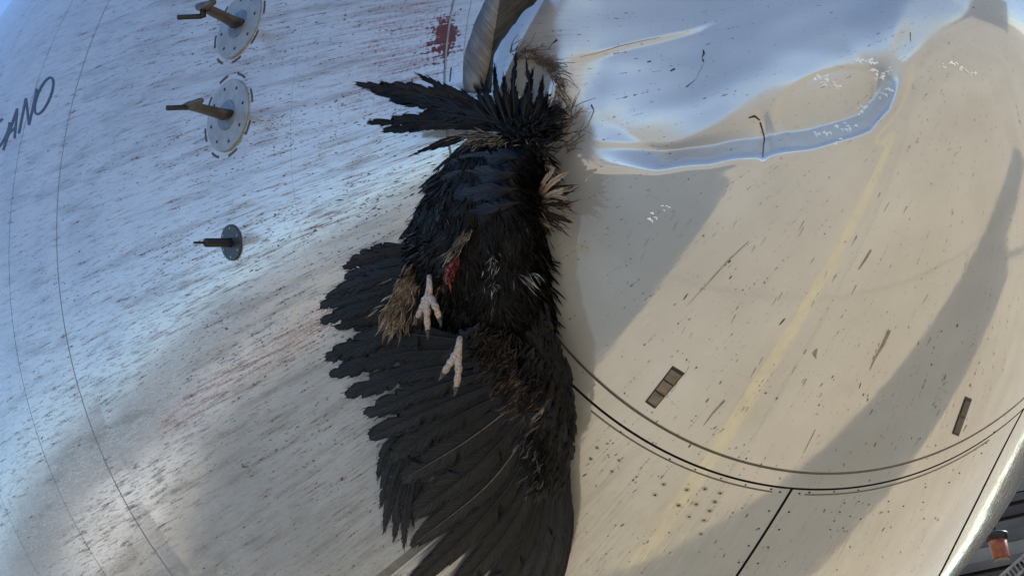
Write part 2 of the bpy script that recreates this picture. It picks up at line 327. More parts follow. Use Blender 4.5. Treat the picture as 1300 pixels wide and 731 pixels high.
# ------------------------------------------------------------------ aircraft
AB = W(np.array([0, 0, -.66*ASP])); AB[2] -= .0
air = tag(empty('airplane', AB), 'glossy white airliner nose with a dented radome and panel seams', 'airplane')
D2R = math.pi/180
def paint_attrs(s, th, px, py):
    dg = (np.degrees(th)) % 360
    left = smooth((262-dg)/45)*smooth((dg-110)/30)
    dirt = left*smooth((s+.12)/.3)*(1-.75*smooth((s-1.0)/.6)*smooth((200-dg)/40))
    dirt = np.clip(dirt, 0, 1)+.18*smooth((s+.1)/.3)
    for s0 in (1.28, 1.6): dirt += 1.0*np.exp(-((s-s0)/.012)**2)
    # dark dirt trails
    for x0, y0, x1, y1, w, k in ((420, 395, 200, 545, 16, .9), (330, 455, 60, 640, 26, .45), (400, 240, 160, 390, 14, .35), (700, 40, 560, 150, 30, .3)):
        a = np.array([x0, y0]); ab = np.array([x1-x0, y1-y0], float); t = np.clip(((px-x0)*ab[0]+(py-y0)*ab[1])/(ab @ ab), 0, 1)
        dirt += k*np.exp(-(np.hypot(px-x0-t*ab[0], py-y0-t*ab[1])/w)**2)
    fl = (px-567)*-.6+(py-40)*.8; fp = (px-567)*.8+(py-40)*.6
    blood = .52*np.exp(-(((px-568)/11)**2+((py-40)/22)**2))+.42*np.exp(-((fp/17)**2))*np.exp(-np.where(fl > 0, fl/48, -fl/14)**2)+.25*np.exp(-(((px-560)/24)**2+((py-52)/26)**2))
    blood += .6*np.exp(-((px-566)/2.4)**2)*smooth((py-55)/8)*smooth((82-py)/10)
    pink = 1.0*np.exp(-(((px-545)/58)**2+((py-58)/52)**2))+.55*np.exp(-(((px-500)/70)**2+((py-95)/70)**2))+.5*np.exp(-(((px-700)/40)**2+((py-105)/60)**2))+.5*np.exp(-(((px-520)/55)**2+((py-30)/45)**2))
    for x0, y0, x1, y1, w, k in ((420, 395, 215, 538, 13, .8), (300, 455, 225, 530, 9, .8), (520, 330, 330, 470, 16, .45)):
        ab = np.array([x1-x0, y1-y0], float); t = np.clip(((px-x0)*ab[0]+(py-y0)*ab[1])/(ab @ ab), 0, 1)
        pink += k*np.exp(-(np.hypot(px-x0-t*ab[0], py-y0-t*ab[1])/w)**2)
    pink += .22*left*smooth(s/.2)
    ok = (px > -400) & (px < 1700)
    dd_ = polydist(px, py, DENT); scuff = smooth((dd_+4)/30)*(s < 0)
    return dict(scuff=scuff, dirt=np.clip(dirt, 0, 1.3), blood=np.where(ok, blood, 0), pink=np.where(ok, np.clip(pink, 0, 1), 0))
def skin(name, s0, s1, a0, a1, ns, na, inset=0, mat=PAINT, wrap=False, dent=False, parent=air, sl=None, slant=0):
    s = np.linspace(s0, s1, ns) if sl is None else sl
    th = np.linspace(a0, a1, na+1)[:-1]*D2R if wrap else np.linspace(a0, a1, na)*D2R
    SS, TH = np.meshgrid(s, th, indexing='ij')
    TH = TH+slant*D2R*4.6*np.exp(-np.maximum(SS, 0)/.10)*(1-np.abs(TH/D2R-306.8)/np.where(TH/D2R < 306.8, 38, 92))*(slant > 0)
    X = S0(SS, TH); n = N0(SS, TH)
    px, py = proj(X)
    if dent: X = X-n*dent_depth(px, py)[..., None]
    if inset: X = X-n*inset
    at = paint_attrs(SS, TH, px, py) if mat is PAINT else None
    f = gridfaces(len(s), len(th), wrap); v = W(X).reshape(-1, 3); uv = np.stack([SS.ravel(), (TH*1.0).ravel()], -1)
    if wrap:
        # keep the UV seam on the far side
        pass
    f = flip_out(v, f, (n @ M.T).reshape(-1, 3)[f[len(f)//2][0]])
    return link(name, v, f, mat, parent, uv=uv, attrs={k: q.ravel() for k, q in at.items()} if at else None)
GAP = .0010
tt = (np.linspace(.0005, 1, 330)**1.7); tt = -LT+tt*(LT-.034-GAP)
rd = skin('radome', 0, 0, 20, 380, 0, 1000, wrap=True, dent=True, sl=tt)
rd['label'] = 'white radome crumpled inward beside the bird'
skin('radome_edge_band', -.034+GAP, -.0022, 20, 380, 8, 700, wrap=True)
panels = [  # s0, s1, angle0, angle1, ns, na
    (.0022, .95, 235.35, 268.75, 120, 120), (.0022, .95, 269.15, 306.45, 120, 120), (.0022, .95, 307.1, 398, 90, 140),
    (.0022, .3397, 38.3, 235.35, 60, 420), (.3401, 1.2772, 38.3, 235.0, 130, 380), (.9525, 1.2772, 235.35, 398, 20, 200),
    (1.2828, 1.599, 38.3, 398, 60, 500), (1.6015, 2.04, 38.3, 398, 50, 420), (2.0425, 5.5, 38.3, 398, 60, 300)]
for k, p in enumerate(panels): skin('skin_panel', *p, slant=1 if k in (1, 2) else 0)
skin('rear_fuselage', 5.503, 16, 20, 380, 30, 90, wrap=True)
skin('joint_sealant', -.06, 5.6, 20, 380, 120, 300, inset=.006, mat=DARK, wrap=True)
# thin steps of sealant beside the radome joint
def strip(name, sa, sb, a0, a1, na, mat, h=.0008, parent=air):
    s = np.linspace(sa, sb, 3); th = np.linspace(a0, a1, na)*D2R; SS, TH = np.meshgrid(s, th, indexing='ij')
    X = S0(SS, TH)+N0(SS, TH)*h; v = W(X).reshape(-1, 3); f = gridfaces(3, na)
    f = flip_out(v, f, (N0(SS, TH) @ M.T).reshape(-1, 3)[f[len(f)//2][0]]); return link(name, v, f, mat, parent)
strip('seal_strip', .0105, .0128, 236, 266.3, 120, SEAL)
strip('seal_strip', .0105, .0128, 271.4, 304, 120, SEAL)
strip('seal_strip', -.0375, -.0345, 205, 330, 300, SEAL)
strip('joint_filler', -.0021, .0021, 120, 205, 200, plain('grey_filler', (.22, .215, .21), .5), -.0007)
strip('joint_filler', -.0349, -.0331, 120, 205, 200, plain('pale_filler', (.34, .335, .33), .5), -.0004)
strip('joint_filler', 1.2773, 1.2827, 110, 235, 200, plain('slate_filler', (.19, .19, .195), .5), -.0003)
# grey edge plate with its lit edge painted as a pale rim beside the lower starboard seam
def mer(name, a0, a1, s0, s1, mat, h):
    s = np.linspace(s0, s1, 60); th = np.linspace(a0, a1, 3)*D2R; SS, TH = np.meshgrid(s, th, indexing='ij'); n = N0(SS, TH)
    X = S0(SS, TH)+n*h; v = W(X).reshape(-1, 3); f = gridfaces(60, 3); f = flip_out(v, f, (n @ M.T).reshape(-1, 3)[f[len(f)//2][0]]); return link(name, v, f, mat, air)
mer('door_edge_plate', 234.3, 235.15, .345, .94, plain('grey_edge_plate', (.16, .15, .14), .5), .0012)
mer('door_edge_rim', 235.2, 235.5, .345, .94, LIT_EDGE, .0014)

# lightning diverter strips on the radome
def quadpatch(px4, h0, h1):                            # a thin slab over a quad of the skin
    q = np.array(px4, float); u = np.linspace(0, 1, 7)
    A = q[0]+(q[3]-q[0])*u[:, None]; B = q[1]+(q[2]-q[1])*u[:, None]
    P = np.stack([A, (A+B)/2, B], 1); X, n, d = hit(P[..., 0], P[..., 1]); top = W(X+n*h1).reshape(-1, 3); bot = W(X+n*h0).reshape(-1, 3)
    f = gridfaces(7, 3); f = flip_out(top, f, (n @ M.T).reshape(-1, 3)[0]); ring = [0, 3, 6, 9, 12, 15, 18, 19, 20, 17, 14, 11, 8, 5, 2, 1]
    sd = [[ring[i], ring[(i+1) % 16], ring[(i+1) % 16]+21, ring[i]+21] for i in range(16)]
    return np.concatenate([top, bot]), f.tolist()+sd
def lerpq(q, a, b):
    q = [np.array(p, float) for p in q]; return [q[0]+(q[3]-q[0])*a, q[1]+(q[2]-q[1])*a, q[1]+(q[2]-q[1])*b, q[0]+(q[3]-q[0])*b]
q1 = [(853, 466.5), (867, 475), (832.5, 516), (821, 508)]; q2 = [(1225, 505), (1232.5, 508), (1217, 551), (1209.5, 548)]
for q, nseg in ((q1, 3), (q2, 2)):
    c = np.mean(np.array(q), 0); big = [c+(np.array(p)-c)*1.09 for p in q]
    d0 = link('diverter_strip', *quadpatch(big, .0002, .0012), DARK, air, smoothf=False)
    for i in range(nseg):
        qq = lerpq(q, i/nseg+.012, (i+1)/nseg-.012); cc = np.mean(qq, 0); qq = [cc+(p-cc)*np.array([.9, .93]) for p in qq]
        link('strip_segment', *quadpatch(qq, .0013, .0024 if i != 1 else .0020), DIV if nseg == 3 else plain('dark_strip', (.05, .042, .036), .5), d0, smoothf=False)

# rivets
zz = [(97, 232), (50, 290), (222, 262), (177, 346), (320, 257), (273, 340), (235, 407), (403, 280), (374, 327), (346, 376), (315, 428), (300, 500), (680, 258), (727, 274), (833, 282), (887, 276), (668, 376), (776, 382), (612, 472), (722, 477), (558, 565), (663, 572), (504, 655), (608, 660), (1077, 334), (1155, 325), (1210, 342), (1052, 383), (1107, 405), (1165, 420), (1022, 430), (1000, 477), (1070, 468), (130, 95), (268, 152), (408, 200), (541, 235), (1021, 272), (1152, 263), (1275, 385), (725, 675), (755, 650)]
riv = [(820+x/4.273, 560+y/4.273) for x, y in zz]+[(758, 568), (750, 582), (786, 584), (777, 598), (1172, 637), (1128, 636), (1147, 642), (1128, 649), (1175, 618), (1205, 612), (1218, 600), (1252, 562), (1246, 575), (1262, 548), (788, 548)]
rp = np.array(riv); X, n, d = hit(rp[:, 0], rp[:, 1]); mb = MB(); mr = MB()
for i in range(len(rp)):
    o, a = W(X[i]), M @ n[i]; k = .0022 if i < 24 else .0017
    mb.lathe(o, a, [(-.001, k), (.0006, k), (.0010, k*.6)], 10)
    if i < 12 or 38 < i < 46: mr.lathe(o, a, [(-.001, k*2.5), (.00035, k*2.5)], 16)
tag(mb.build('rivet_heads', BLKM, air), kind='stuff'); tag(mr.build('rivet_washers', plain('rivet_rim', (.38, .36, .32), .5), air), kind='stuff')

# dried insect specks in the paint, strung along the airflow
def specks(name, cnt, s_rng, a_rng, ln, wd_, mat, dens=None):
    V = []; Fc = []; k = 0
    while k < cnt:
        s = random.uniform(*s_rng); a = random.uniform(*a_rng)*D2R
        if dens and random.random() > dens(s, math.degrees(a)): continue
        l = random.uniform(*ln)*random.choice((.5, .8, 1, 1.5)); w = random.uniform(*wd_); r = float(rad(s)); m = 6
        u = np.linspace(-1, 1, m); prof = np.sqrt(1-u*u*.96)*w/r*np.array([random.uniform(.5, 1.2) for _ in u]); sk = random.uniform(-.12, .12)*l/r
        ss = s+u*l*.5*.8; mid = a+sk*u
        th = np.stack([mid-prof, mid+prof], 1); SS = np.repeat(ss[:, None], 2, 1); P = (S0(SS, th)+N0(SS, th)*.0006).reshape(-1, 3)
        V.append(P); Fc += [[k*12+2*i, k*12+2*i+1, k*12+2*i+3, k*12+2*i+2] for i in range(m-1)]; k += 1
    return tag(link(name, W(np.concatenate(V)), Fc, mat, air, smoothf=False), kind='stuff')
dl = lambda s, a: (.12+.88*math.exp(-((a-197)/26)**2))*(1 if s < .8 else .35)*max(.08, .45+.45*math.sin(a*.55+3*s)+.4*math.sin(a*1.7-5*s+1))
specks('insect_specks', 2000, (.02, 1.5), (150, 250), (.003, .011), (.0003, .0009), SPECK, dl)
specks('reddish_specks', 330, (-.06, .6), (160, 225), (.003, .010), (.0005, .0014), SPECKR, dl)
specks('large_insect_specks', 36, (.05, 1.6), (165, 250), (.008, .018), (.0010, .0020), SPECK, dl)
specks('lower_specks', 200, (-.3, .6), (232, 300), (.003, .010), (.0005, .0014), SPECK)

# scuffs, chips and cracks at places of their own
def pstroke(mb, pts, w, h=.0007, nsub=5):
    P = np.array(pts, float); t = np.linspace(0, len(P)-1, (len(P)-1)*nsub+1); P = np.stack([np.interp(t, range(len(P)), P[:, k]) for k in (0, 1)], 1)
    T = np.gradient(P, axis=0); T /= np.linalg.norm(T, axis=1, keepdims=True); Nn = np.stack([-T[:, 1], T[:, 0]], 1)
    w = np.interp(np.linspace(0, 1, len(P)), np.linspace(0, 1, len(np.atleast_1d(w))), np.atleast_1d(w))[:, None]/2
    Q = np.stack([P-Nn*w, P+Nn*w], 1); X, n, d = hit(Q[..., 0], Q[..., 1])
    X = X-n*dent_depth(Q[..., 0], Q[..., 1])[..., None]+n*h
    mb.add(W(X).reshape(-1, 3), [[2*i, 2*i+1, 2*i+3, 2*i+2] for i in range(len(P)-1)])
mb = MB()
for pts, w in (([(951, 306), (925, 330), (898, 360), (872, 388)], (.6, 1.6, 1.2, .3)), ([(1106, 317), (1098, 330), (1090, 342)], (2, 2.5, 1)), ([(1129, 419), (1121, 437), (1110, 456), (1104, 470)], (4, 3.5, 2, .5)), ([(920, 508), (905, 524), (893, 540)], (2.5, 2, .5)), ([(1037, 443), (1034, 449), (1036, 455)], (2, 5, 1)), ([(1108, 520), (1104, 526)], (2, 1)), ([(1035, 545), (1020, 575)], (.8, .5))): pstroke(mb, pts, w)
for _ in range(46):
    x, y = random.uniform(745, 1230), random.uniform(240, 560); l = random.uniform(3, 14); pstroke(mb, [(x, y), (x-l*.55, y+l)], (random.uniform(.4, 1.1), .3), nsub=2)
tag(mb.build('scuff_marks', SCUFF, air), kind='stuff')
mb = MB()
for pts, w in (([(867, 48), (869, 54), (867, 60)], (1.5, 3, 1)), ([(868, 62), (871, 68)], (1.5, 2)), ([(871, 72), (864, 95), (853, 106)], (.4, .3, 1.5)), ([(805, 68), (801, 70)], (2, 1)), ([(834, 78), (829, 82)], (3, 1.5)), ([(944, 151), (952, 149), (958, 155)], (1.5, 3, 1.5)), ([(958, 158), (964, 182), (968, 200)], (2, 1.4, 1)), ([(1157, 40), (1157, 52)], (1.2, .6)), ([(573, 86), (571, 104)], (1.5, 1)), ([(700, 200), (720, 180), (742, 160), (748, 140), (744, 132)], (.6, .9, .5, .8, 2)), ([(705, 190), (725, 182), (740, 170)], (.8, 1, .6)), ([(695, 62), (700, 55), (706, 50)], (.6, .8, 3)), ([(730, 70), (770, 50), (812, 31)], (.3, .6, .3)), ): pstroke(mb, pts, w)
tag(mb.build('hairline_cracks', DARK, air), kind='stuff')
mb = MB()
for pts, w in (([(1031, 99), (1040, 106), (1050, 103), (1057, 108)], (3, 5, 3, 5)), ([(1036, 96), (1045, 98)], (2, 4)), ([(1110, 88), (1118, 94), (1131, 90)], (3, 6, 4)), ([(1112, 96), (1122, 98)], (3, 1.5)), ([(1061, 178), (1066, 166), (1077, 163)], (3, 4.5, 3)), ([(1032, 174), (1042, 172)], (2, 4)), ([(1088, 74), (1094, 73)], (2, 3)), ([(1104, 73), (1106, 78)], (3, 2)), ([(1225, 92), (1238, 94)], (3, 2)), ([(1196, 85), (1210, 79), (1217, 87)], (1, 1.5, 1)), ([(828, 274), (845, 262)], (3, 1)), ([(1092, 140), (1094, 148)], (2, 1)), ([(1118, 120), (1128, 117)], (5, 3))):
    for x, y in pts:
        for _ in range(4):
            bx_, by_ = x+random.gauss(0, 3.2), y+random.gauss(0, 2.2); an = random.uniform(-.6, .6); l = random.uniform(1.5, 4.5); pstroke(mb, [(bx_, by_), (bx_+l*math.cos(an), by_+l*math.sin(an)), (bx_+l*1.6*math.cos(an+.5), by_+l*1.6*math.sin(an+.5))], (.6, random.uniform(1.5, 3.6), .4), nsub=3)
tag(mb.build('paint_chips', CHIPW, air), kind='stuff')

# lettering on the forward fuselage
def letter(name, strokes, w=2.6):
    mb = MB()
    for s in strokes: pstroke(mb, s, w, .0012, 6)
    return mb.build('letter', INK, air)
ell = lambda cx, cy, a, b, ang, t0, t1: [(cx+a*math.cos(t)*math.cos(ang)-b*math.sin(t)*math.sin(ang), cy+a*math.cos(t)*math.sin(ang)+b*math.sin(t)*math.cos(ang)) for t in np.linspace(t0, t1, 22)]
letter('c', [ell(-2, 172, 25, 9, math.radians(-62), .55, 5.7)])
letter('a', [[(4, 191), (22, 138)], [(22, 138), (18.5, 176)], [(11, 170), (19.5, 162)]])
letter('n', [[(24, 170), (33, 125)], [(33, 125), (37, 159)], [(37, 159), (47, 113)]])
letter('o', [ell(56, 122, 25, 8, math.radians(-68), 0, 2*math.pi)])

# probes
def frame_at(px, py):
    X, n, d = hit(np.array([px]), np.array([py])); X, n = X[0], n[0]; f = np.array([0, -1., 0]); f = f-f @ n*n; f /= np.linalg.norm(f)
    return W(X), M @ n, M @ f, M @ np.cross(n, f)
def atdepth(px, py, P):                                 # the point at pixel px,py as deep as world point P
    d = M @ dirs(np.array([px]), np.array([py]))[0]; c = W(CAM); return c+d*((np.asarray(P)-c) @ _f)/(d @ _f)
def disc(mb, o, n, f, t, r, h0, h1, seg=40, bev=.0015):
    mb.lathe(o, n, [(h0, r), (h1-bev, r), (h1, r-bev)], seg)
for (cx_, cy_) in ((304, 32), (290, 147)):
    o, n, f, t = frame_at(cx_, cy_); R_ = .073
    mb = MB(); disc(mb, o, n, f, t, R_, -.004, .004); pl = mb.build('pitot_probe', STEEL, air); pl['label'] = 'round grey base plate carrying a bent dark probe'
    mb = MB(); disc(mb, o, n, f, t, .031, .003, .006); mb.build('probe_hub', HUB, pl)
    for k in range(8):
        w = 2*math.pi*(k+.35)/8; mb = MB(); mb.lathe(o+.057*(math.cos(w)*f+math.sin(w)*t), n, [(.0035, .0034), (.0046, .0034), (.0050, .002)], 10); mb.build('screw', BLKM, pl)
    # dashed marking ring round the plate, on the skin
    for k in range(8):
        w0 = 2*math.pi*(k+.2)/8; mb = MB(); vs_ = []
        for w in np.linspace(w0, w0+.36, 6):
            for rr in (.0815, .0865): vs_.append(o+rr*(math.cos(w)*f+math.sin(w)*t))
        L_ = (np.array(vs_)-np.array([0, 0, H0])) @ M; pp = np.stack(proj(L_), -1); Xs, ns_, _ = hit(pp[:, 0], pp[:, 1]); V_ = W(Xs+ns_*.0009)
        mb.add(V_, [[2*i, 2*i+1, 2*i+3, 2*i+2] for i in range(5)]); mb.build('marking_dash', MAROON, pl)
    ox, oy = cx_-290, cy_-147
    p0 = o+n*.004; head = o+n*.088
    # mast: a tapered aerofoil blade from the hub to the head
    mb = MB(); vs_ = []; secs = [(0, .028, .010), (.25, .0225, .0085), (.75, .020, .0075), (1, .019, .007)]
    for u, c_, th_ in secs:
        cc = p0+(head-p0)*u
        for k in range(14):
            w = 2*math.pi*k/14; vs_.append(cc+f*c_*math.cos(w)*(1 if math.cos(w) < 0 else 1.1)+t*th_*math.sin(w))
    fs_ = [(i*14+k, i*14+(k+1) % 14, (i+1)*14+(k+1) % 14, (i+1)*14+k) for i in range(3) for k in range(14)]+[tuple(range(14))[::-1], tuple(42+k for k in range(14))]
    mb.add(vs_, fs_); mb.build('mast', BRONZE, pl, smoothf=True)
    mb = MB(); a = head-f*.016; b_ = head+f*.052+n*.004
    mb.tube([a, head, head+f*.02, b_-f*.006, b_], [.007, .0082, .0078, .0062, .0045], 12); mb.build('probe_tube', BRONZE, pl, smoothf=True)
    hp = atdepth(cx_-46, cy_-11, head); e = atdepth(cx_-79, cy_-9.5, head+n*.02)
    mb = MB(); mb.tube([head, hp, hp+(e-hp)*.1, hp+(e-hp)*.95, e], [.006, .006, .0052, .0050, .0042], 10); mb.build('probe_tip', BLKM, pl, smoothf=True)
o, n, f, t = frame_at(294.5, 308)
mb = MB(); disc(mb, o, n, f, t, .0355, -.003, .004); pl = mb.build('temperature_probe', NAVY, air); pl['label'] = 'small dark disc with a straight black rod'
for k in range(6):
    w = 2*math.pi*(k+.3)/6; mb = MB(); mb.lathe(o+.028*(math.cos(w)*f+math.sin(w)*t), n, [(.003, .0022), (.0048, .0022)], 8); mb.build('screw', STEEL, pl)
e1 = atdepth(260, 308, o+n*.06); e2 = atdepth(246, 308, o+n*.085)
mb = MB(); mb.tube([o, o+(e1-o)*.15, o+(e1-o)*.97, e1], [.0105, .0088, .0086, .0075], 14); mb.build('rod', BLKM, pl, smoothf=True)
mb = MB(); mb.tube([e1, e2], [.0026, .0024], 8); mb.build('needle', BLKM, pl)

# ------------------------------------------------------------------ bird
BB = W(onskin(np.array([640.]), np.array([300.]), np.array([0.]))[0])
bird = tag(empty('bird', BB), 'large black dead bird hanging on the dented aircraft nose with one wing spread', 'bird')
def cr(P, n):                                           # smooth curve through control points
    P = np.asarray(P, float)
    if len(P) == 2: P = np.stack([P[0], P[0]*.5+P[1]*.5, P[1]])
    Q = np.vstack([2*P[0]-P[1], P, 2*P[-1]-P[-2]]); seg = len(P)-1; L_ = np.r_[0, np.cumsum(np.linalg.norm(np.diff(P[:, :2], axis=0), axis=1))]; L_ /= L_[-1]
    out = []
    for u in np.linspace(0, 1, n):
        i = min(np.searchsorted(L_, u, 'right')-1, seg-1); t = (u-L_[i])/(L_[i+1]-L_[i]); a, b, c, d = Q[i:i+4]
        out.append(.5*(2*b+(c-a)*t+(2*a-5*b+4*c-d)*t*t+(3*b-a-3*c+d)*t**3))
    return np.array(out)
def feather_data(ctrl, wl, wr, n=30, m=4, tip=2.2, rag=.10, sweep=.07, camber=.004, base_w=.35, splits=2, rs=random):
    """ctrl: (px,py,h) base to tip; wl,wr: vane widths in px. Returns px,py,h,uv grids."""
    C_ = cr(ctrl, n); T = np.gradient(C_[:, :2], axis=0); T /= np.linalg.norm(T, axis=1, keepdims=True)+1e-9; Nn = np.stack([-T[:, 1], T[:, 0]], 1)
    u = np.linspace(0, 1, n); leng = np.sum(np.linalg.norm(np.diff(C_[:, :2], axis=0), axis=1))
    prof = (base_w+(1-base_w)*smooth(u/.35))*np.maximum(0, 1-u**(tip*2.2))**(1/tip)
    v = np.concatenate([-np.linspace(1, 0, m+1), np.linspace(0, 1, m+1)[1:]])
    jl = np.ones(n); jr = np.ones(n)
    for j in (jl, jr):
        K = max(5, n/rs.uniform(3.5, 6)); ph = u*K+np.cumsum([rs.uniform(-.25, .25) for _ in range(n)])*.5; saw = ph-np.floor(ph); amp_ = {}; amp = np.array([amp_.setdefault(int(q_), rs.choice((.1, .25, .5, .8, 1.3))) for q_ in np.floor(ph)])
        j *= 1-np.minimum(.85, rag*(1-saw)*np.clip(u*2.2-.2, .15, 1)*amp)
        for _ in range(splits):
            k = rs.randrange(n//4, n-1); j[k] *= rs.uniform(.35, .8)
    Wd = np.where(v[None] < 0, (wl*prof*jl)[:, None], (wr*prof*jr)[:, None])*v[None]
    sw = sweep*leng*np.abs(v)[None]**1.3*(.4+.6*prof)[:, None]
    jit = np.zeros((n, 2*m+1)); jit[:, 0] = [rs.uniform(-.3, .9) for _ in range(n)]; jit[:, -1] = [rs.uniform(-.3, .9) for _ in range(n)]
    sw = sw+jit*leng/n*1.2
    px = C_[:, 0:1]+Nn[:, 0:1]*Wd+T[:, 0:1]*sw; py = C_[:, 1:2]+Nn[:, 1:2]*Wd+T[:, 1:2]*sw
    h = C_[:, 2:3]-camber*(v[None]**2)*(.3+.7*prof)[:, None]
    k = .0015; uv = np.stack([np.repeat((u*leng*k)[:, None], 2*m+1, 1)+0*Wd, Wd*k], -1)
    return px, py, h, uv, C_
FRINGE = []
def feather(ctrl, wl, wr, mat, name='flight_feather', shaft=QUILLD, sr=.0016, **k):
    px, py, h, uv, C_ = feather_data(ctrl, wl, wr, **k); n, m = px.shape
    if n > 32:
        c_ = m//2; mi_ = {F_BLK.name: 0, F_SLATE.name: 1, F_BLUE.name: 2, F_BRN.name: 3}.get(mat.name, 0)
        for k_ in range(n//4, n-1):
            for s_ in (0, m-1):
                if rng.random() > .65: continue
                e_ = np.array([px[k_, s_], py[k_, s_]]); c0 = np.array([px[k_, c_], py[k_, c_]]); t_ = C_[min(n-1, k_+1), :2]-C_[k_-1, :2]; t_ /= np.linalg.norm(t_)+1e-9; o_ = e_-c0; o_ /= np.linalg.norm(o_)+1e-9
                b_ = c0+(e_-c0)*.72; d_ = o_*.55+t_*rng.uniform(.6, 1.1); d_ /= np.linalg.norm(d_); l_ = np.linalg.norm(e_-b_)+rng.uniform(2, 7); q_ = b_+d_*l_; hz_ = h[k_, s_]+.0008
                FRINGE.append(([(*b_, hz_), (*((b_+q_)/2+rng.normal(0, .4, 2)), hz_+.0015), (*q_, hz_)], rng.uniform(.25, .7), rng.uniform(.25, .7), mi_))
    v = W(onskin(px, py, h)).reshape(-1, 3); f = gridfaces(n, m)
    o = link(name, v, f, mat, bird, uv=uv.reshape(-1, 2))
    if shaft:
        P = W(onskin(C_[:, 0], C_[:, 1], C_[:, 2]+.0012)); mb = MB(); mb.tube(P[:-1:2], np.linspace(sr, sr*.25, len(P[:-1:2])), 6); mb.build('shaft', shaft, o, smoothf=True)
    return o
def batch(name, items, mats, n=8, m=1, **k):            # many small feathers in one part
    PX_, PY_, H_, UV_, Fc, MI = [], [], [], [], [], []; off = 0; gf = gridfaces(n, 2*m+1)
    for ctrl, wl, wr, mi in items:
        px, py, h, uv, _ = feather_data(ctrl, wl, wr, n=n, m=m, **k)
        PX_.append(px.ravel()); PY_.append(py.ravel()); H_.append(h.ravel()); UV_.append(uv.reshape(-1, 2)+random.random()*3*np.array([1, 0])); Fc.append(gf+off); MI += [mi]*len(gf); off += px.size
    v = W(onskin(np.concatenate(PX_), np.concatenate(PY_), np.concatenate(H_)))
    return tag(link(name, v, np.concatenate(Fc), mats, bird, uv=np.concatenate(UV_), midx=MI), kind='stuff')

# body: one closed skin, thick over the breast, lying on the nose
OUT = np.array([(598, 172), (575, 195), (552, 228), (534, 262), (520, 300), (514, 335), (525, 368), (548, 392), (572, 418), (600, 440), (640, 452), (680, 440), (699, 405), (694, 365), (688, 330), (690, 295), (688, 262), (693, 228), (692, 195), (676, 172), (640, 160)], float)
oc = cr(np.vstack([OUT, OUT[:1]]), 97)[:-1]; cen = np.array([615, 300.])
def body_h(px, py):                                     # height of the body over the skin
    d = polydist(np.asarray(px, float), np.asarray(py, float), oc[::3]); e = np.clip(d/62, 0, 1)
    return .105*np.sqrt(np.maximum(0, 1-(1-e)**2))*(1-.35*smooth((np.asarray(py)-330)/120))
rr = np.linspace(1, 0, 15)[:-1]; VV = []; spine = lambda y: 612+.0*(y)
for r_ in rr:
    P = cen+(oc-cen)*np.array([r_, r_]); VV.append(P)
VV = np.concatenate(VV+[cen[None]]); hb = body_h(VV[:, 0], VV[:, 1])+.004*np.sin(VV[:, 0]*.11)*np.cos(VV[:, 1]*.08); hb[:96] = 0
top = W(onskin(VV[:, 0], VV[:, 1], hb)); bot = W(onskin(VV[:96, 0], VV[:96, 1], np.full(96, -.004)))
fb = gridfaces(14, 96, True).tolist()+[[13*96+k, 14*96, 13*96+(k+1) % 96] for k in range(96)]
nb = len(top); fb += [[k, (k+1) % 96, nb+(k+1) % 96, nb+k] for k in range(96)]+[[nb+k for k in range(96)]]
link('body', np.concatenate([top, bot]), fb, F_BLK, bird)

# spread wing: flight feathers fan out from the wing bone; layered, upper ones lie over lower ones
WING = [  # base, mid, tip, widths, material
    ((592, 432), (500, 425), (418, 452), 20, 17, F_BLK, .052), ((600, 445), (510, 448), (424, 474), 17, 17, F_BLK, .050),
    ((612, 458), (520, 472), (444, 500), 17, 18, F_BLK, .048), ((622, 470), (540, 494), (468, 524), 18, 18, F_SLATE, .046),
    ((634, 484), (548, 518), (474, 552), 18, 19, F_SLATE, .044), ((645, 496), (570, 535), (500, 580), 20, 22, F_SLATE, .042),
    ((656, 512), (590, 560), (516, 606), 21, 23, F_SLATE, .040), ((664, 530), (604, 590), (530, 650), 21, 25, F_SLATE, .038),
    ((672, 548), (615, 618), (526, 690), 18, 24, F_SLATE, .035), ((680, 566), (622, 650), (512, 752), 18, 20, F_SLATE, .032),
    ((688, 584), (645, 670), (556, 775), 17, 22, F_SLATE, .029), ((694, 600), (662, 690), (602, 790), 16, 22, F_BLK, .026),
    ((702, 606), (682, 700), (640, 800), 17, 20, F_BLUE, .024), ((712, 600), (700, 700), (668, 800), 17, 19, F_BLUE, .022),
    ((720, 585), (712, 690), (686, 800), 16, 10, F_BLUE, .020)]
for i, (b, c, t, wl, wr, mt, h) in enumerate(WING):
    jx = random.uniform(-3, 3)
    feather([(*b, h+.012), (c[0]+jx, c[1], h+.006), (*t, h-.010)], wl, wr, mt, n=56, m=5, tip=1.9 if i < 8 else 1.5, rag=.42 if i < 6 else .08, splits=1, camber=.004, shaft=QUILL if i in (6, 8) else QUILLD, sr=.0018)
# covert rows over the feather bases
COV = []
spl = cr([(585, 425), (625, 450), (660, 490), (685, 545), (702, 600)], 30)
for row in range(4):
    for i in range(26):
        b = spl[min(29, i+2)]+np.array([row*9-2, -row*9-4])+rng.normal(0, 4, 2); ang = math.radians(148-i*2.3+rng.normal(0, 10)); l = rng.uniform(34, 62)*(1-.12*row)
        e = b+l*np.array([math.cos(ang), math.sin(ang)]); hh = .060-.0009*i+.003*row
        mi = int(rng.choice([0, 1, 2, 3], p=[.4, .33, .25, .02]) if i < 16 else rng.choice([0, 1, 2, 3], p=[.4, .55, .05, 0]))
        COV.append(([(*b, hh), (*(b*.5+e*.5), hh+.004), (*e, hh-.004)], rng.uniform(4, 9), rng.uniform(4, 9), mi))
batch('wing_coverts', COV, [F_BLK, F_SLATE, F_BRN, F_UMB], n=10, m=2, tip=1.8, rag=.25, splits=2)
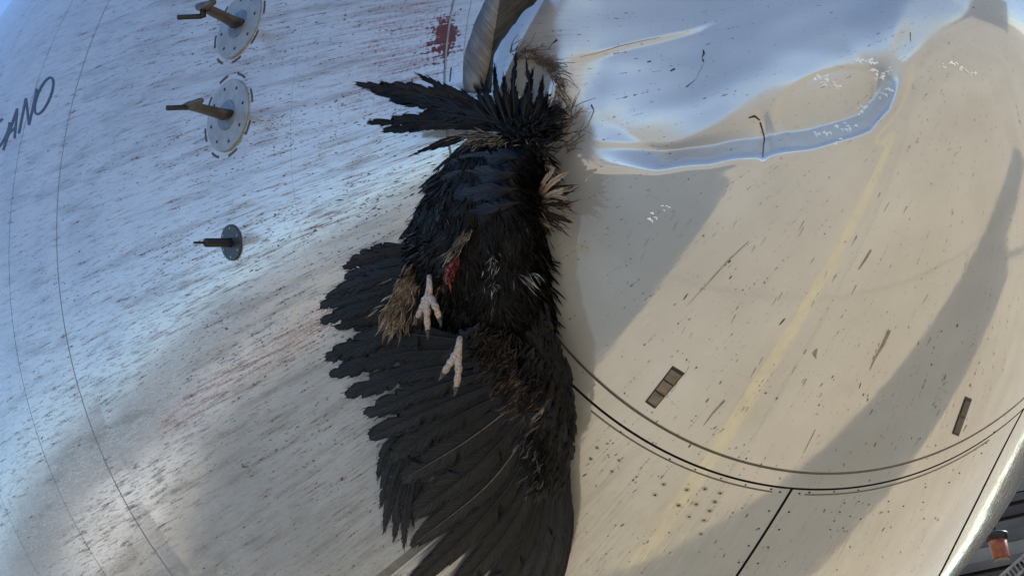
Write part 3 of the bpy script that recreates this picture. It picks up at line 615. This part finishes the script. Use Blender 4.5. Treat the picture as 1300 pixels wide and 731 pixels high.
# leading edge of the wing: small dark feathers along the bone
LE = []
COV = []
le = cr([(690, 380), (702, 420), (718, 460), (728, 500), (729, 550), (722, 610)], 60)
for i in range(420):
    k = rng.integers(0, 60); b = le[k]+np.array([-rng.uniform(0, 42), rng.uniform(-12, 6)]); tdir = le[min(59, k+3)]-le[max(0, k-3)]; tdir /= np.linalg.norm(tdir); a = rng.normal(.25, .25)
    dd = np.array([tdir[0]*math.cos(a)-tdir[1]*math.sin(a), tdir[0]*math.sin(a)+tdir[1]*math.cos(a)]); e = b+dd*rng.uniform(18, 38)
    e[0] = min(e[0], np.interp(e[1], le[:, 1], le[:, 0])+1); hh = .058-.018*k/60
    LE.append(([(*b, hh), (*((b+e)/2), hh+.005), (*e, hh-.002)], rng.uniform(1.5, 5), rng.uniform(1.5, 5), int(rng.choice([0, 1, 2], p=[.75, .13, .12]))))
batch('leading_edge_feathers', LE, [F_BLK, F_SLATE, F_BRN], n=9, m=1, rag=.25, splits=1)
arm = cr([(660, 410, .05), (690, 440, .045), (712, 480, .038), (722, 530, .034), (718, 590, .028), (706, 650, .022), (690, 735, .016)], 30)
P = W(onskin(arm[:, 0], arm[:, 1], arm[:, 2])); mb = MB(); mb.tube(P, np.interp(np.linspace(0, 1, 30), [0, .3, .7, 1], [.016, .012, .007, .003]), 12); mb.build('wing_arm', F_BLK, bird, smoothf=True)
# blue-black tail feathers hanging straight down
for b, t, w in (((522, 548), (484, 640), 9), ((528, 552), (488, 672), 9), ((534, 556), (500, 684), 9), ((538, 560), (513, 692), 9), ((544, 570), (524, 664), 8), ((515, 545), (480, 606), 8)):
    feather([(*b, .026), ((b[0]+t[0])/2-7, (b[1]+t[1])/2-4, .024), (*t, .014)], w, w, F_BLUE, 'tail_feather', n=34, m=3, tip=1.25, rag=.08, splits=2, camber=.002, shaft=QUILLD, sr=.0012)

# broad feathers of the crumpled wing on the starboard side
SIDE = [((545, 322), (490, 322), (438, 338), 12, 10, F_BRN, .042), ((550, 330), (490, 338), (440, 352), 13, 12, F_BLK, .044), ((550, 345), (480, 352), (418, 376), 14, 13, F_BLK, .046),
        ((548, 358), (480, 366), (410, 388), 13, 14, F_BLK, .044), ((545, 370), (480, 382), (411, 407), 13, 13, F_BLK, .042), ((545, 384), (490, 396), (428, 415), 12, 12, F_BRN, .040), ((548, 395), (505, 402), (452, 417), 10, 12, F_BLK, .038), ((520, 312), (480, 318), (447, 330), 9, 9, F_BLK, .040)]
for b, c, t, wl, wr, mt, h in SIDE: feather([(*b, h), (*c, h), (*t, h-.012)], wl, wr, mt, n=44, m=4, tip=1.8, rag=.40, splits=1, camber=.003)
# ragged feathers of the torn wing at the top
TOPF = [((640, 148), (550, 122), (464, 109), 9, 13, F_BRN, .060), ((640, 150), (560, 132), (480, 116), 10, 14, F_BLK, .062), ((645, 155), (580, 138), (505, 128), 10, 13, F_BLK, .064), ((640, 160), (555, 154), (478, 156), 8, 12, F_BRN, .056), ((645, 165), (570, 158), (496, 165), 9, 12, F_BLK, .058), ((650, 160), (600, 150), (540, 145), 12, 14, F_BLK, .066),
        ((625, 138), (580, 120), (536, 98), 6, 7, F_BRN, .060), ((612, 168), (570, 178), (530, 194), 3, 4, F_BRN, .050), ((600, 172), (575, 180), (548, 188), 4, 4, F_BLK, .05)]
for b, c, t, wl, wr, mt, h in TOPF: feather([(*b, h), (*c, h+.006), (*t, h-.010)], wl, wr, mt, n=46, m=4, tip=1.5, rag=.55, splits=4, sweep=.16, camber=.004)
SPIK = []
for i in range(330):
    b = np.array([rng.uniform(622, 700), rng.uniform(140, 188)]); ctr_ = np.array([662, 185]); q = (b-ctr_)/np.array([44, 55]); dome = .082-.035*min(1, q @ q)
    a = math.atan2(b[1]-ctr_[1], b[0]-ctr_[0])+rng.normal(0, .5); l = rng.uniform(10, 28)
    e = b+l*np.array([math.cos(a), math.sin(a)]); mid = (b+e)/2+rng.normal(0, l*.10, 2)
    SPIK.append(([(*b, dome), (*mid, dome+.005), (*e, dome-.006)], rng.uniform(.8, 3), rng.uniform(.8, 3), int(rng.choice([0, 1, 2], p=[.78, .14, .08]))))
batch('neck_feathers', SPIK, [F_BLK, F_BRN, F_SLATE], n=9, m=1, tip=1.2, rag=.3, splits=1)
for b, c, t, wl, wr, mt, h in (((640, 168), (622, 128), (612, 92), 6, 7, F_BLK, .068), ((646, 166), (634, 122), (628, 88), 5, 6, F_BLK, .072), ((652, 165), (645, 128), (640, 100), 6, 6, F_BRN, .070), ((662, 168), (664, 130), (676, 92), 6, 6, F_BLK, .072), ((668, 168), (680, 135), (688, 104), 5, 6, F_BLK, .066),
        ((660, 172), (684, 150), (694, 124), 5, 5, F_BLK, .062), ((630, 165), (606, 138), (590, 118), 6, 6, F_BRN, .064), ((634, 160), (612, 128), (604, 108), 5, 5, F_BLK, .066), ((676, 180), (694, 172), (708, 164), 6, 6, F_BLK, .055), ((672, 176), (690, 158), (704, 150), 7, 7, F_BLK, .060)):
    feather([(*b, h), (c[0]+rng.normal(0, 3), c[1], h+.008), (*t, h-.014)], wl, wr, mt, n=34, m=3, tip=1.2, rag=.5, splits=4, sweep=.16)
feather([(655, 175, .07), (652, 110, .075), (655, 64, .06)], 6, 7, F_BLK, n=36, m=3, tip=1.0, rag=.3, splits=8); feather([(665, 170, .068), (672, 120, .075), (668, 78, .06)], 5, 6, F_BLK, n=36, m=3, tip=1.0, rag=.3, splits=8)
feather([(672, 178, .06), (692, 160, .062), (712, 140, .05)], 11, 10, F_BRN, n=30, m=3, tip=2.6, rag=.15, splits=4); feather([(668, 150, .06), (684, 133, .06), (699, 120, .052)], 4, 4, F_BLK, n=24, m=2, tip=1.4, rag=.15, splits=2)
batch('barb_fringe', FRINGE, [F_BLK, F_SLATE, F_BLUE, F_BRN], n=5, m=1, tip=1.1, rag=0, splits=0, camber=0)
# contour feathers over the body
CON = []
while len(CON) < 3400:
    x, y = rng.uniform(512, 702), rng.uniform(160, 450)
    d = polydist(np.array([x]), np.array([y]), oc[::3])[0]
    if d < -1: continue
    flow = 92+(615-x)*.40+14*math.sin(x*.06+y*.04)+9*math.sin(y*.09)
    if y < 275: flow += 34*smooth((275-y)/60)*math.sin(x*.045+1)
    a = math.radians(flow+rng.normal(0, 13)); l = rng.uniform(12, 40); e = np.array([x, y])+l*np.array([math.cos(a), math.sin(a)])
    hh_ = body_h(np.array([x, (x+e[0])/2, e[0]]), np.array([y, (y+e[1])/2, e[1]])); lump = .004*math.sin(x*.13)*math.sin(y*.10)
    h0 = hh_[0]+.001+lump; hm = max(hh_[1], hh_[0]*.75)+.003+lump; h1 = max(hh_[2], hh_[1]*.7)+.002+rng.uniform(0, .003)
    q = rng.random(); zone = math.sin(x*.05+y*.023)+.6*math.sin(y*.06-x*.02)
    mi = 1 if zone > .35 else 0
    if q > .80: mi = 1
    if q > .90: mi = 2
    if q > .955: mi = 3
    if q > .994: mi = 4
    wv_ = rng.uniform(.6, 2.6)
    CON.append(([(x, y, h0), ((x+e[0])/2, (y+e[1])/2, hm), (e[0], e[1], h1)], wv_, wv_, mi))
batch('contour_feathers', CON, [F_BLK, F_BLUE, F_SLATE, F_BRN, F_GREY], n=6, m=1, tip=1.4, rag=.3, splits=1, camber=.001)
# long smooth feathers lying across the breast
for b, c, t, w in (((690, 205), (640, 200), (575, 206), 11), ((692, 222), (640, 220), (565, 228), 13), ((692, 240), (645, 240), (580, 250), 12), ((690, 256), (650, 258), (600, 268), 9)):
    hh = lambda p: float(body_h(np.array([float(p[0])]), np.array([float(p[1])]))[0])+.007
    feather([(*b, hh(b)), (*c, hh(c)+.003), (*t, hh(t))], w, w, F_BLUE, n=34, m=3, tip=2, rag=.25, splits=4, camber=.003, shaft=QUILLD)
# down tufts
def tuft(name, cnt, boxf, dirf, ln, wd_, mats, hf, n=7, bend=.25):
    it = []
    for _ in range(cnt):
        b = np.array(boxf()); a = dirf(b); l = rng.uniform(*ln); e = b+l*np.array([math.cos(a), math.sin(a)]); mid = (b+e)/2+rng.normal(0, l*bend*.3, 2); h = hf(b)
        it.append(([(*b, h), (*mid, h+.004), (*e, h+rng.uniform(-.004, .004))], rng.uniform(*wd_), rng.uniform(*wd_), int(rng.integers(0, len(mats)))))
    return batch(name, it, mats, n=n, m=1, tip=1.2, rag=.4, splits=1)
bh = lambda b, k=.006: max(.03, float(body_h(np.array([b[0]]), np.array([b[1]]))[0]))+k
for k_ in range(11):
    a_ = rng.normal(-.10, .5); l_ = rng.uniform(30, 52); b_ = np.array([rng.normal(682, 3), rng.normal(256, 6)]); e_ = b_+l_*np.array([math.cos(a_), math.sin(a_)])
    feather([(*b_, .055), (*((b_+e_)/2+rng.normal(0, 2, 2)), .064), (*e_, .056+rng.uniform(-.01, .012))], rng.uniform(3, 5.5), rng.uniform(3, 5.5), F_TAN if k_ % 3 else F_BRN, 'tan_feather', n=22, m=2, tip=1.4, rag=.35, splits=2, sr=.0006, sweep=.15)
tuft('tan_tuft', 60, lambda: (rng.normal(678, 6), rng.normal(256, 9)), lambda b: rng.normal(-.08, .55), (22, 56), (.6, 2.4), [F_TAN, F_TAN, F_BRN, F_BRN], lambda b: .055)
tuft('thigh_down', 420, lambda: (lambda t: (528-28*t+rng.normal(0, 7), 338+66*t+rng.normal(0, 6)))(rng.random()), lambda b: math.radians(rng.normal(118, 16)), (14, 30), (.5, 1.8), [F_TAN, F_PALE, F_TAN, F_TAN, F_BRN], lambda b: .062)
tuft('brown_thigh', 60, lambda: (rng.normal(532, 9), rng.normal(385, 12)), lambda b: math.radians(rng.normal(115, 14)), (16, 30), (1.5, 4), [F_BRN, F_TAN], lambda b: .060)
tuft('pale_breast_down', 60, lambda: (lambda t: (598-26*t+rng.normal(0, 3), 292+30*t+rng.normal(0, 3)))(rng.random()), lambda b: math.radians(rng.normal(128, 12)), (10, 24), (.4, 1.2), [F_PALE, F_GREY, F_TAN], lambda b: bh(b, .010))
tuft('shoulder_down', 90, lambda: (rng.normal(622, 14), rng.normal(176, 5)), lambda b: math.radians(rng.normal(160, 30)), (8, 22), (.4, 1.5), [F_GREY, F_PALE, F_TAN, F_GREY], lambda b: .085)
tuft('shoulder_down', 30, lambda: (rng.normal(672, 12), rng.normal(186, 8)), lambda b: math.radians(rng.normal(60, 40)), (6, 16), (.4, 1.5), [F_TAN, F_BRN, F_BRN], lambda b: .082)
tuft('shoulder_down', 22, lambda: (rng.normal(690, 3), rng.normal(205, 8)), lambda b: math.radians(rng.normal(80, 25)), (8, 18), (1.5, 3.5), [F_TAN, F_PALE], lambda b: .045)
tuft('flank_down', 34, lambda: (lambda t: (rng.normal(628-6*t, 5), 318+50*t))(rng.random()), lambda b: math.radians(rng.normal(95, 25)), (5, 14), (.3, .9), [F_GREY, F_PALE, F_GREY], lambda b: bh(b, .010))
tuft('belly_down', 110, lambda: (rng.normal(632, 18), rng.normal(432, 12)), lambda b: math.radians(rng.normal(120, 30)), (8, 20), (.6, 2), [F_UMB, F_BRN, F_BRN], lambda b: .072)
tuft('wing_lining_down', 230, lambda: (lambda t: (630+46*t+rng.normal(0, 13), 436+76*t+rng.normal(0, 13)))(rng.random()), lambda b: math.radians(rng.normal(130, 20)), (10, 26), (.7, 2.6), [F_BRN]*5+[F_SLATE]*6+[F_UMB]*3, lambda b: .070)
tuft('flank_down', 20, lambda: (rng.normal(560, 4), rng.normal(262, 12)), lambda b: math.radians(rng.normal(100, 20)), (6, 15), (.3, 1), [F_GREY, F_TAN, F_BRN], lambda b: bh(b, .008))
tuft('wing_streak', 9, lambda: (rng.normal(690, 2), rng.normal(518, 2)), lambda b: math.radians(rng.normal(132, 8)), (14, 24), (1, 2.2), [F_GREY, F_PALE], lambda b: .066)
tuft('wing_lining_down', 90, lambda: (lambda t: (rng.normal(672+16*t, 7), 555+60*t+rng.normal(0, 6)))(rng.random()), lambda b: math.radians(rng.normal(122, 14)), (12, 26), (.8, 2.4), [F_SLATE, F_SLATE, F_SLATE, F_SLATE, F_GREY], lambda b: .058)
tuft('right_claw_down', 16, lambda: (rng.normal(668, 5), rng.normal(352, 4)), lambda b: math.radians(rng.normal(48, 10)), (12, 24), (.4, 1.2), [F_GREY, F_PALE], lambda b: bh(b, .012))

# raw flesh at the hip
fo = np.array([(562, 355), (566, 340), (574, 328), (582, 324), (584, 334), (578, 348), (572, 360), (566, 364)], float); fc = cr(np.vstack([fo, fo[:1]]), 33)[:-1]; cc = fo.mean(0); VV = np.concatenate([cc+(fc-cc)*r_ for r_ in (1, .75, .5, .25)]+[cc[None]])
hh = np.array([bh(p, 0) for p in VV])+np.repeat([.000, .010, .014, .016, .016], [32, 32, 32, 32, 1])+rng.normal(0, .0035, len(VV))
link('flesh_wound', W(onskin(VV[:, 0], VV[:, 1], hh)), gridfaces(4, 32, True).tolist()+[[96+k, 128, 96+(k+1) % 32] for k in range(32)], FLESH, bird)['label'] = 'red raw flesh at the hip'

tuft('wound_strands', 34, lambda: (lambda t: (584-22*t+rng.normal(0, 4), 322+46*t+rng.normal(0, 3)))(rng.random()), lambda b: math.radians(rng.normal(112, 22)), (6, 18), (.4, 1.4), [FLESH, FLESH, F_BRN, F_BLK], lambda b: bh(b, .016))
# feet
def foot(leg, toes, h, rl):
    L_ = cr([(*p, h) for p in leg], 12); mb = MB(); mb.tube(W(onskin(L_[:, 0], L_[:, 1], L_[:, 2]+.012*np.sin(np.linspace(0, 3, 12)))), np.interp(np.linspace(0, 1, 12), [0, .5, 1], [rl*.62, rl*.8, rl*1.1]), 12)
    ends = []
    for tp, r0, r1 in toes:
        T_ = cr([(*p, h+.006) for p in tp], 14); hgt = T_[:, 2]+np.interp(np.linspace(0, 1, 14), [0, .4, 1], [.004, .010, -.004]); u_ = np.linspace(0, 1, 14)
        rad_ = np.interp(u_, [0, 1], [r0, r1])*.86*(1+.16*np.sin(u_*19)); mb.tube(W(onskin(T_[:, 0], T_[:, 1], hgt)), rad_, 10); ends.append((T_, hgt, r1))
    leg_o = mb.build('foot', SKIN, bird, smoothf=True)
    bm = bmesh.new(); bm.from_mesh(leg_o.data); bm.to_mesh(leg_o.data); bm.free()
    rm = leg_o.modifiers.new('remesh', 'REMESH'); rm.mode = 'VOXEL'; rm.voxel_size = .0016; rm.use_smooth_shade = True
    sm = leg_o.modifiers.new('smooth', 'SMOOTH'); sm.factor = .5; sm.iterations = 2
    for T_, hg, r1 in ends:
        d_ = T_[-1, :2]-T_[-4, :2]; d_ /= np.linalg.norm(d_); q = np.array([T_[-1, :2]+d_*k for k in (-1, 3, 7, 11)]); q[:, 0] += [0, .3, .2, -1]
        mb = MB(); mb.tube(W(onskin(q[:, 0], q[:, 1], np.array([hg[-1]+.004, hg[-1]+.004, hg[-1], hg[-1]-.007]))), [r1*.75, r1*.65, r1*.4, r1*.1], 8); mb.build('claw', CLAW, leg_o, smoothf=True)
foot([(545, 350), (545, 366), (543, 380)], [([(543, 376), (542, 398), (543, 420)], .0075, .0055), ([(540, 378), (534, 394), (529, 404)], .0065, .005), ([(547, 378), (554, 392), (558, 405)], .0075, .0055)], .098, .0068)
foot([(584, 428), (582, 442), (580, 452)], [([(581, 450), (582, 470), (579, 492)], .0078, .006), ([(578, 450), (570, 463), (563, 474)], .0075, .006)], .088, .0075)

# stiff folded quill standing up from the torn wing: two vanes meeting in a ridge
ys = np.linspace(118, -45, 30)
lf = np.interp(ys, [-45, 0, 30, 70, 100, 118], [640, 618, 604, 591, 589, 592]); rg_ = np.interp(ys, [-45, 0, 50, 80, 118], [664, 635, 626, 621, 612]); rt_ = np.interp(ys, [-45, 0, 6, 12, 30, 50, 70, 118], [720, 682, 676, 664, 652, 636, 625, 622])
PXs = np.stack([lf, lf*.5+rg_*.5, rg_, rg_*.5+rt_*.5, rt_], 1); PYs = np.repeat(ys[:, None], 5, 1)+rng.normal(0, .5, (30, 5)); up_ = np.linspace(0, 1, 30)[:, None]
HHs = .045+.03*np.sin(up_*2.2)+np.array([[-.006, .008, .016, -.010, -.036]])
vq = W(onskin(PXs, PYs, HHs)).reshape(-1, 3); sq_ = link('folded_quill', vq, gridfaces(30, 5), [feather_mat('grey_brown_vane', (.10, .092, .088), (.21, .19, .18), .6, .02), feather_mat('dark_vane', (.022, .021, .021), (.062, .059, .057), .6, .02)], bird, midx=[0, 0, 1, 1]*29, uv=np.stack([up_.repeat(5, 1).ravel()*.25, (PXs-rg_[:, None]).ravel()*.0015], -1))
sq_['label'] = 'grey brown folded feather vane standing up'; sd = sq_.modifiers.new('solid', 'SOLIDIFY'); sd.thickness = .0025

# frayed brown fibres round the hole in the radome
mb = MB()
for i in range(170):
    q = rng.random()
    if q < .6: a = rng.uniform(-1.9, .35); c = np.array([664, 118]); b = c+np.array([52*math.cos(a), 54*math.sin(a)])*rng.uniform(.75, 1.0); dr = a+rng.normal(1.1, .35)
    else: b = np.array([rng.uniform(690, 735), rng.uniform(135, 195)]); dr = rng.normal(-.75, .35)
    l = rng.uniform(8, 30); e = b+l*np.array([math.cos(dr), math.sin(dr)]); m_ = (b+e)/2+rng.normal(0, 3, 2)
    c_ = cr([(*b, .002), (*m_, rng.uniform(.003, .014)), (*e, .003)], 6); mb.tube(W(onskin(c_[:, 0], c_[:, 1], c_[:, 2])), np.linspace(.0009, .0004, 6), 4)
tag(mb.build('torn_fibres', FIBRE, air), kind='stuff')

# ------------------------------------------------------------------ boarding stairs on the far side, with an amber lamp
E1 = np.array([-.806, .592, 0]); E2 = np.array([.592, .806, 0]); E3 = np.array([0, 0, 1.])
BR0 = np.array([3.0, 2.67, 0])
GREYB = plain('weathered_grey_steel', (.085, .082, .076), .7, 0, .35, 6); DKB = plain('dark_steel', (.035, .034, .033), .7, 0, .3, 6); PALEB = plain('pale_tread_edge', (.17, .165, .15), .7, 0, .2, 6)
br = tag(empty('boarding_stairs', BR0), 'grey steel boarding stairs with dark gaps behind the aircraft nose', 'stairs')
def bp_(u, v, z): return BR0+E1*u+E2*v+E3*z
random.seed(21); UC, UH = -2.35, 3.95  # stairs made far wider than seen, and leaning, to cast the reflected shadow
z = 3.0; i = 0
while z < 4.9:
    hz = random.uniform(.018, .04); v = 1.35+1.25*(z-3.0)
    mb = MB(); mb.box(bp_(UC+random.uniform(-.05, .05), v+.1, z), (E1, E2, E3), (UH, .12, hz)); tr = mb.build('tread', [GREYB, PALEB, GREYB, GREYB, DKB][i % 5], br)
    mb = MB(); mb.box(bp_(UC, v+.16, z-.055), (E1, E2, E3), (UH-.02, .012, .05)); mb.build('riser', DKB, tr)
    z += random.uniform(.07, .11); i += 1
for u in (UC-UH-.03, UC+UH+.03, UC):
    a0, a1 = bp_(u, 1.6, 2.9), bp_(u, 3.97, 4.8); mb = MB(); d_ = a1-a0; L_ = np.linalg.norm(d_); d_ = d_/L_; mb.box((a0+a1)/2, (d_, E1, np.cross(d_, E1)), (L_/2, .025, .12)); mb.build('stringer', DKB, br)
mb = MB(); mb.box(bp_(UC, 4.7, 4.9), (E1, E2, E3), (UH, .9, .06)); mb.build('platform', GREYB, br)
mb = MB(); mb.box(bp_(UC, 1.75, 2.80), (E1, E2, E3), (UH, .3, .13)); mb.build('lower_landing', GREYB, br)
for u in (UC-UH+.3, UC+UH-.3):
    for v, zt in ((1.6, 2.84), (4.7, 4.84)):
        mb = MB(); mb.lathe(bp_(u, v, 0), E3, [(0, .12), (.03, .12), (.04, .06), (zt, .06)], 16); mb.build('column', GREYB, br)
# diagonal handrail ladder
c = W(CAM); 
def far(px, py, dist): return c+(M @ dirs(np.array([px]), np.array([py]))[0])*dist
DB = 7.75
a_, b_ = far(1258, 742, DB), far(1312, 694, DB); a2, b2 = far(1268, 752, DB), far(1318, 706, DB)
mb = MB(); mb.tube([a_, b_], [.008, .008], 8); mb.tube([a2, b2], [.008, .008], 8)
for k in np.linspace(.03, .97, 12): mb.tube([a_+(b_-a_)*k, a2+(b2-a2)*k], [.005, .005], 6)
lad = mb.build('cable_ladder', plain('galvanised_rail', (.24, .24, .24), .5, .4), br)
# amber beacon
ctr = far(1267.5, 692, DB-.1); ax = np.array([.03, 0, 1.]); px1 = (DB-.1)/FOC*.86
be = tag(empty('beacon_lamp', ctr-E3*22*px1), 'orange lamp with a black cap hanging in front of the grey boarding stairs', 'lamp')
mb = MB(); mb.lathe(ctr, ax, [(-20*px1, 9*px1), (-19*px1, 11.2*px1), (-16*px1, 11.5*px1), (8*px1, 13*px1), (9*px1, 12*px1)], 32); mb.build('lens', plain('amber_plastic', (.21, .045, .007), .4, 0, .5, 30), be, smoothf=True)
mb = MB(); mb.lathe(ctr, ax, [(-22*px1, 9.8*px1), (-19.2*px1, 9.8*px1)], 24); mb.build('bottom_rim', PALEB, be)
mb = MB(); mb.lathe(ctr, ax, [(7*px1, 13.3*px1), (8*px1, 14.5*px1), (12*px1, 15.5*px1), (15*px1, 17*px1), (17*px1, 15.5*px1), (20*px1, 7*px1), (21*px1, 3*px1)], 32); mb.build('cap', BLKM, be, smoothf=True)
mb = MB(); top_ = ctr+np.array([0, 0, 20*px1]); wall = top_+E2*.55; mb.tube([top_, top_+E3*.02, wall+E3*.02], [.01, .01, .01], 8); mb.build('bracket', BLKM, be)

# ------------------------------------------------------------------ far side of the apron, seen in the gloss of the nose
HG = plain('hangar_cladding', (.20, .21, .22), .6, 0, .2, .3); HD = plain('hangar_door', (.11, .115, .12), .6, 0, .2, .5)
def hangar(c, az, w, d, h, label):
    e1 = np.array([math.cos(az), math.sin(az), 0]); e2 = np.array([-e1[1], e1[0], 0]); c = np.array(c, float); o = tag(empty('hangar', c), label, 'building', 'hangars beyond the apron')
    mb = MB(); mb.box(c+E3*h/2, (e1, e2, E3), (w/2, d/2, h/2)); mb.build('wall', HG, o)
    r_ = [c+e1*a*(w/2+.4)+e2*b*(d/2+.4)+E3*z_ for a in (-1, 1) for b, z_ in ((-1, h+.01), (0, h+1.3), (1, h+.01))]; mb = MB(); mb.add(r_, [(0, 3, 4, 1), (1, 4, 5, 2), (0, 1, 2), (3, 5, 4), (0, 2, 5, 3)]); mb.build('roof', DKB, o)
    for k in range(int(w//14)):
        mb = MB(); mb.box(c+e1*(-w/2+9+14*k)-e2*(d/2+.05)+E3*h*.4, (e1, e2, E3), (5, .05, h*.4)); mb.build('door', HD, o)
hangar((-62, 52, 0), math.radians(40), 90, 24, 7.0, 'long grey hangar far across the apron behind the white vans')
hangar((-78, -14, 0), math.radians(92), 96, 24, 6.0, 'wide grey hangar added out of view on the starboard edge of the apron')  # unseen, added to cover the bright sky horizon in the gloss
hangar((-14, 96, 0), math.radians(-5), 60, 24, 4.5, 'low grey hangar at the far end of the apron behind the tail')
hangar((46, -60, 0), math.radians(-50), 70, 24, 9.0, 'tall grey hangar shape added out of view ahead of the nose')  # unseen stand-in for the dark tree-like blob in the gloss
VW = plain('white_van_paint', (.82, .82, .80), .3, 0, .05, 1)
def van(c, az, first=None):
    def place(o): o.location = c; o.rotation_euler = (0, 0, az)
    if first is not None:
        r_ = first.copy(); col.objects.link(r_); place(r_)
        for ch in first.children:
            k = ch.copy(); col.objects.link(k); k.parent = r_
        return r_
    o = tag(empty('van', np.zeros(3)), 'small white van parked far off on the apron', 'van', 'vans parked across the apron'); X3 = (np.array([1., 0, 0]), np.array([0, 1., 0]), E3)
    pr = [(-2.4, .35), (2.3, .35), (2.4, .9), (2.2, 1.15), (1.5, 1.35), (.95, 2.15), (.7, 2.25), (-2.3, 2.25), (-2.45, 2.1)]
    v_ = [(x, -.95, z_) for x, z_ in pr]+[(x, .95, z_) for x, z_ in pr]; n_ = len(pr); mb = MB(); mb.add(v_, [tuple(range(n_)), tuple(range(2*n_-1, n_-1, -1))]+[(i, i+n_, (i+1) % n_+n_, (i+1) % n_) for i in range(n_)]); mb.build('body', VW, o)
    a_ = np.array([.57, 0, .82]); mb = MB(); mb.box((1.25, 0, 1.78), (np.array([-.57, 0, .82]), X3[1], np.array([.82, 0, .57])), (.42, .8, .02)); mb.build('windscreen', BLKM, o)
    for sx in (-1.5, 1.5):
        for sy in (-.9, .9):
            mb = MB(); mb.lathe((sx, sy-.1, .36), (0, 1, 0), [(0, .36), (.2, .36)], 20); mb.build('wheel', BLKM, o)
    place(o); return o
v0 = van((-15.5, 12, 0), math.radians(35)); van((-13.5, 17, 0), math.radians(60), v0); van((-11, 21.5, 0), math.radians(20), v0)

for o in bpy.data.objects:
    if '_b' in o: del o['_b']
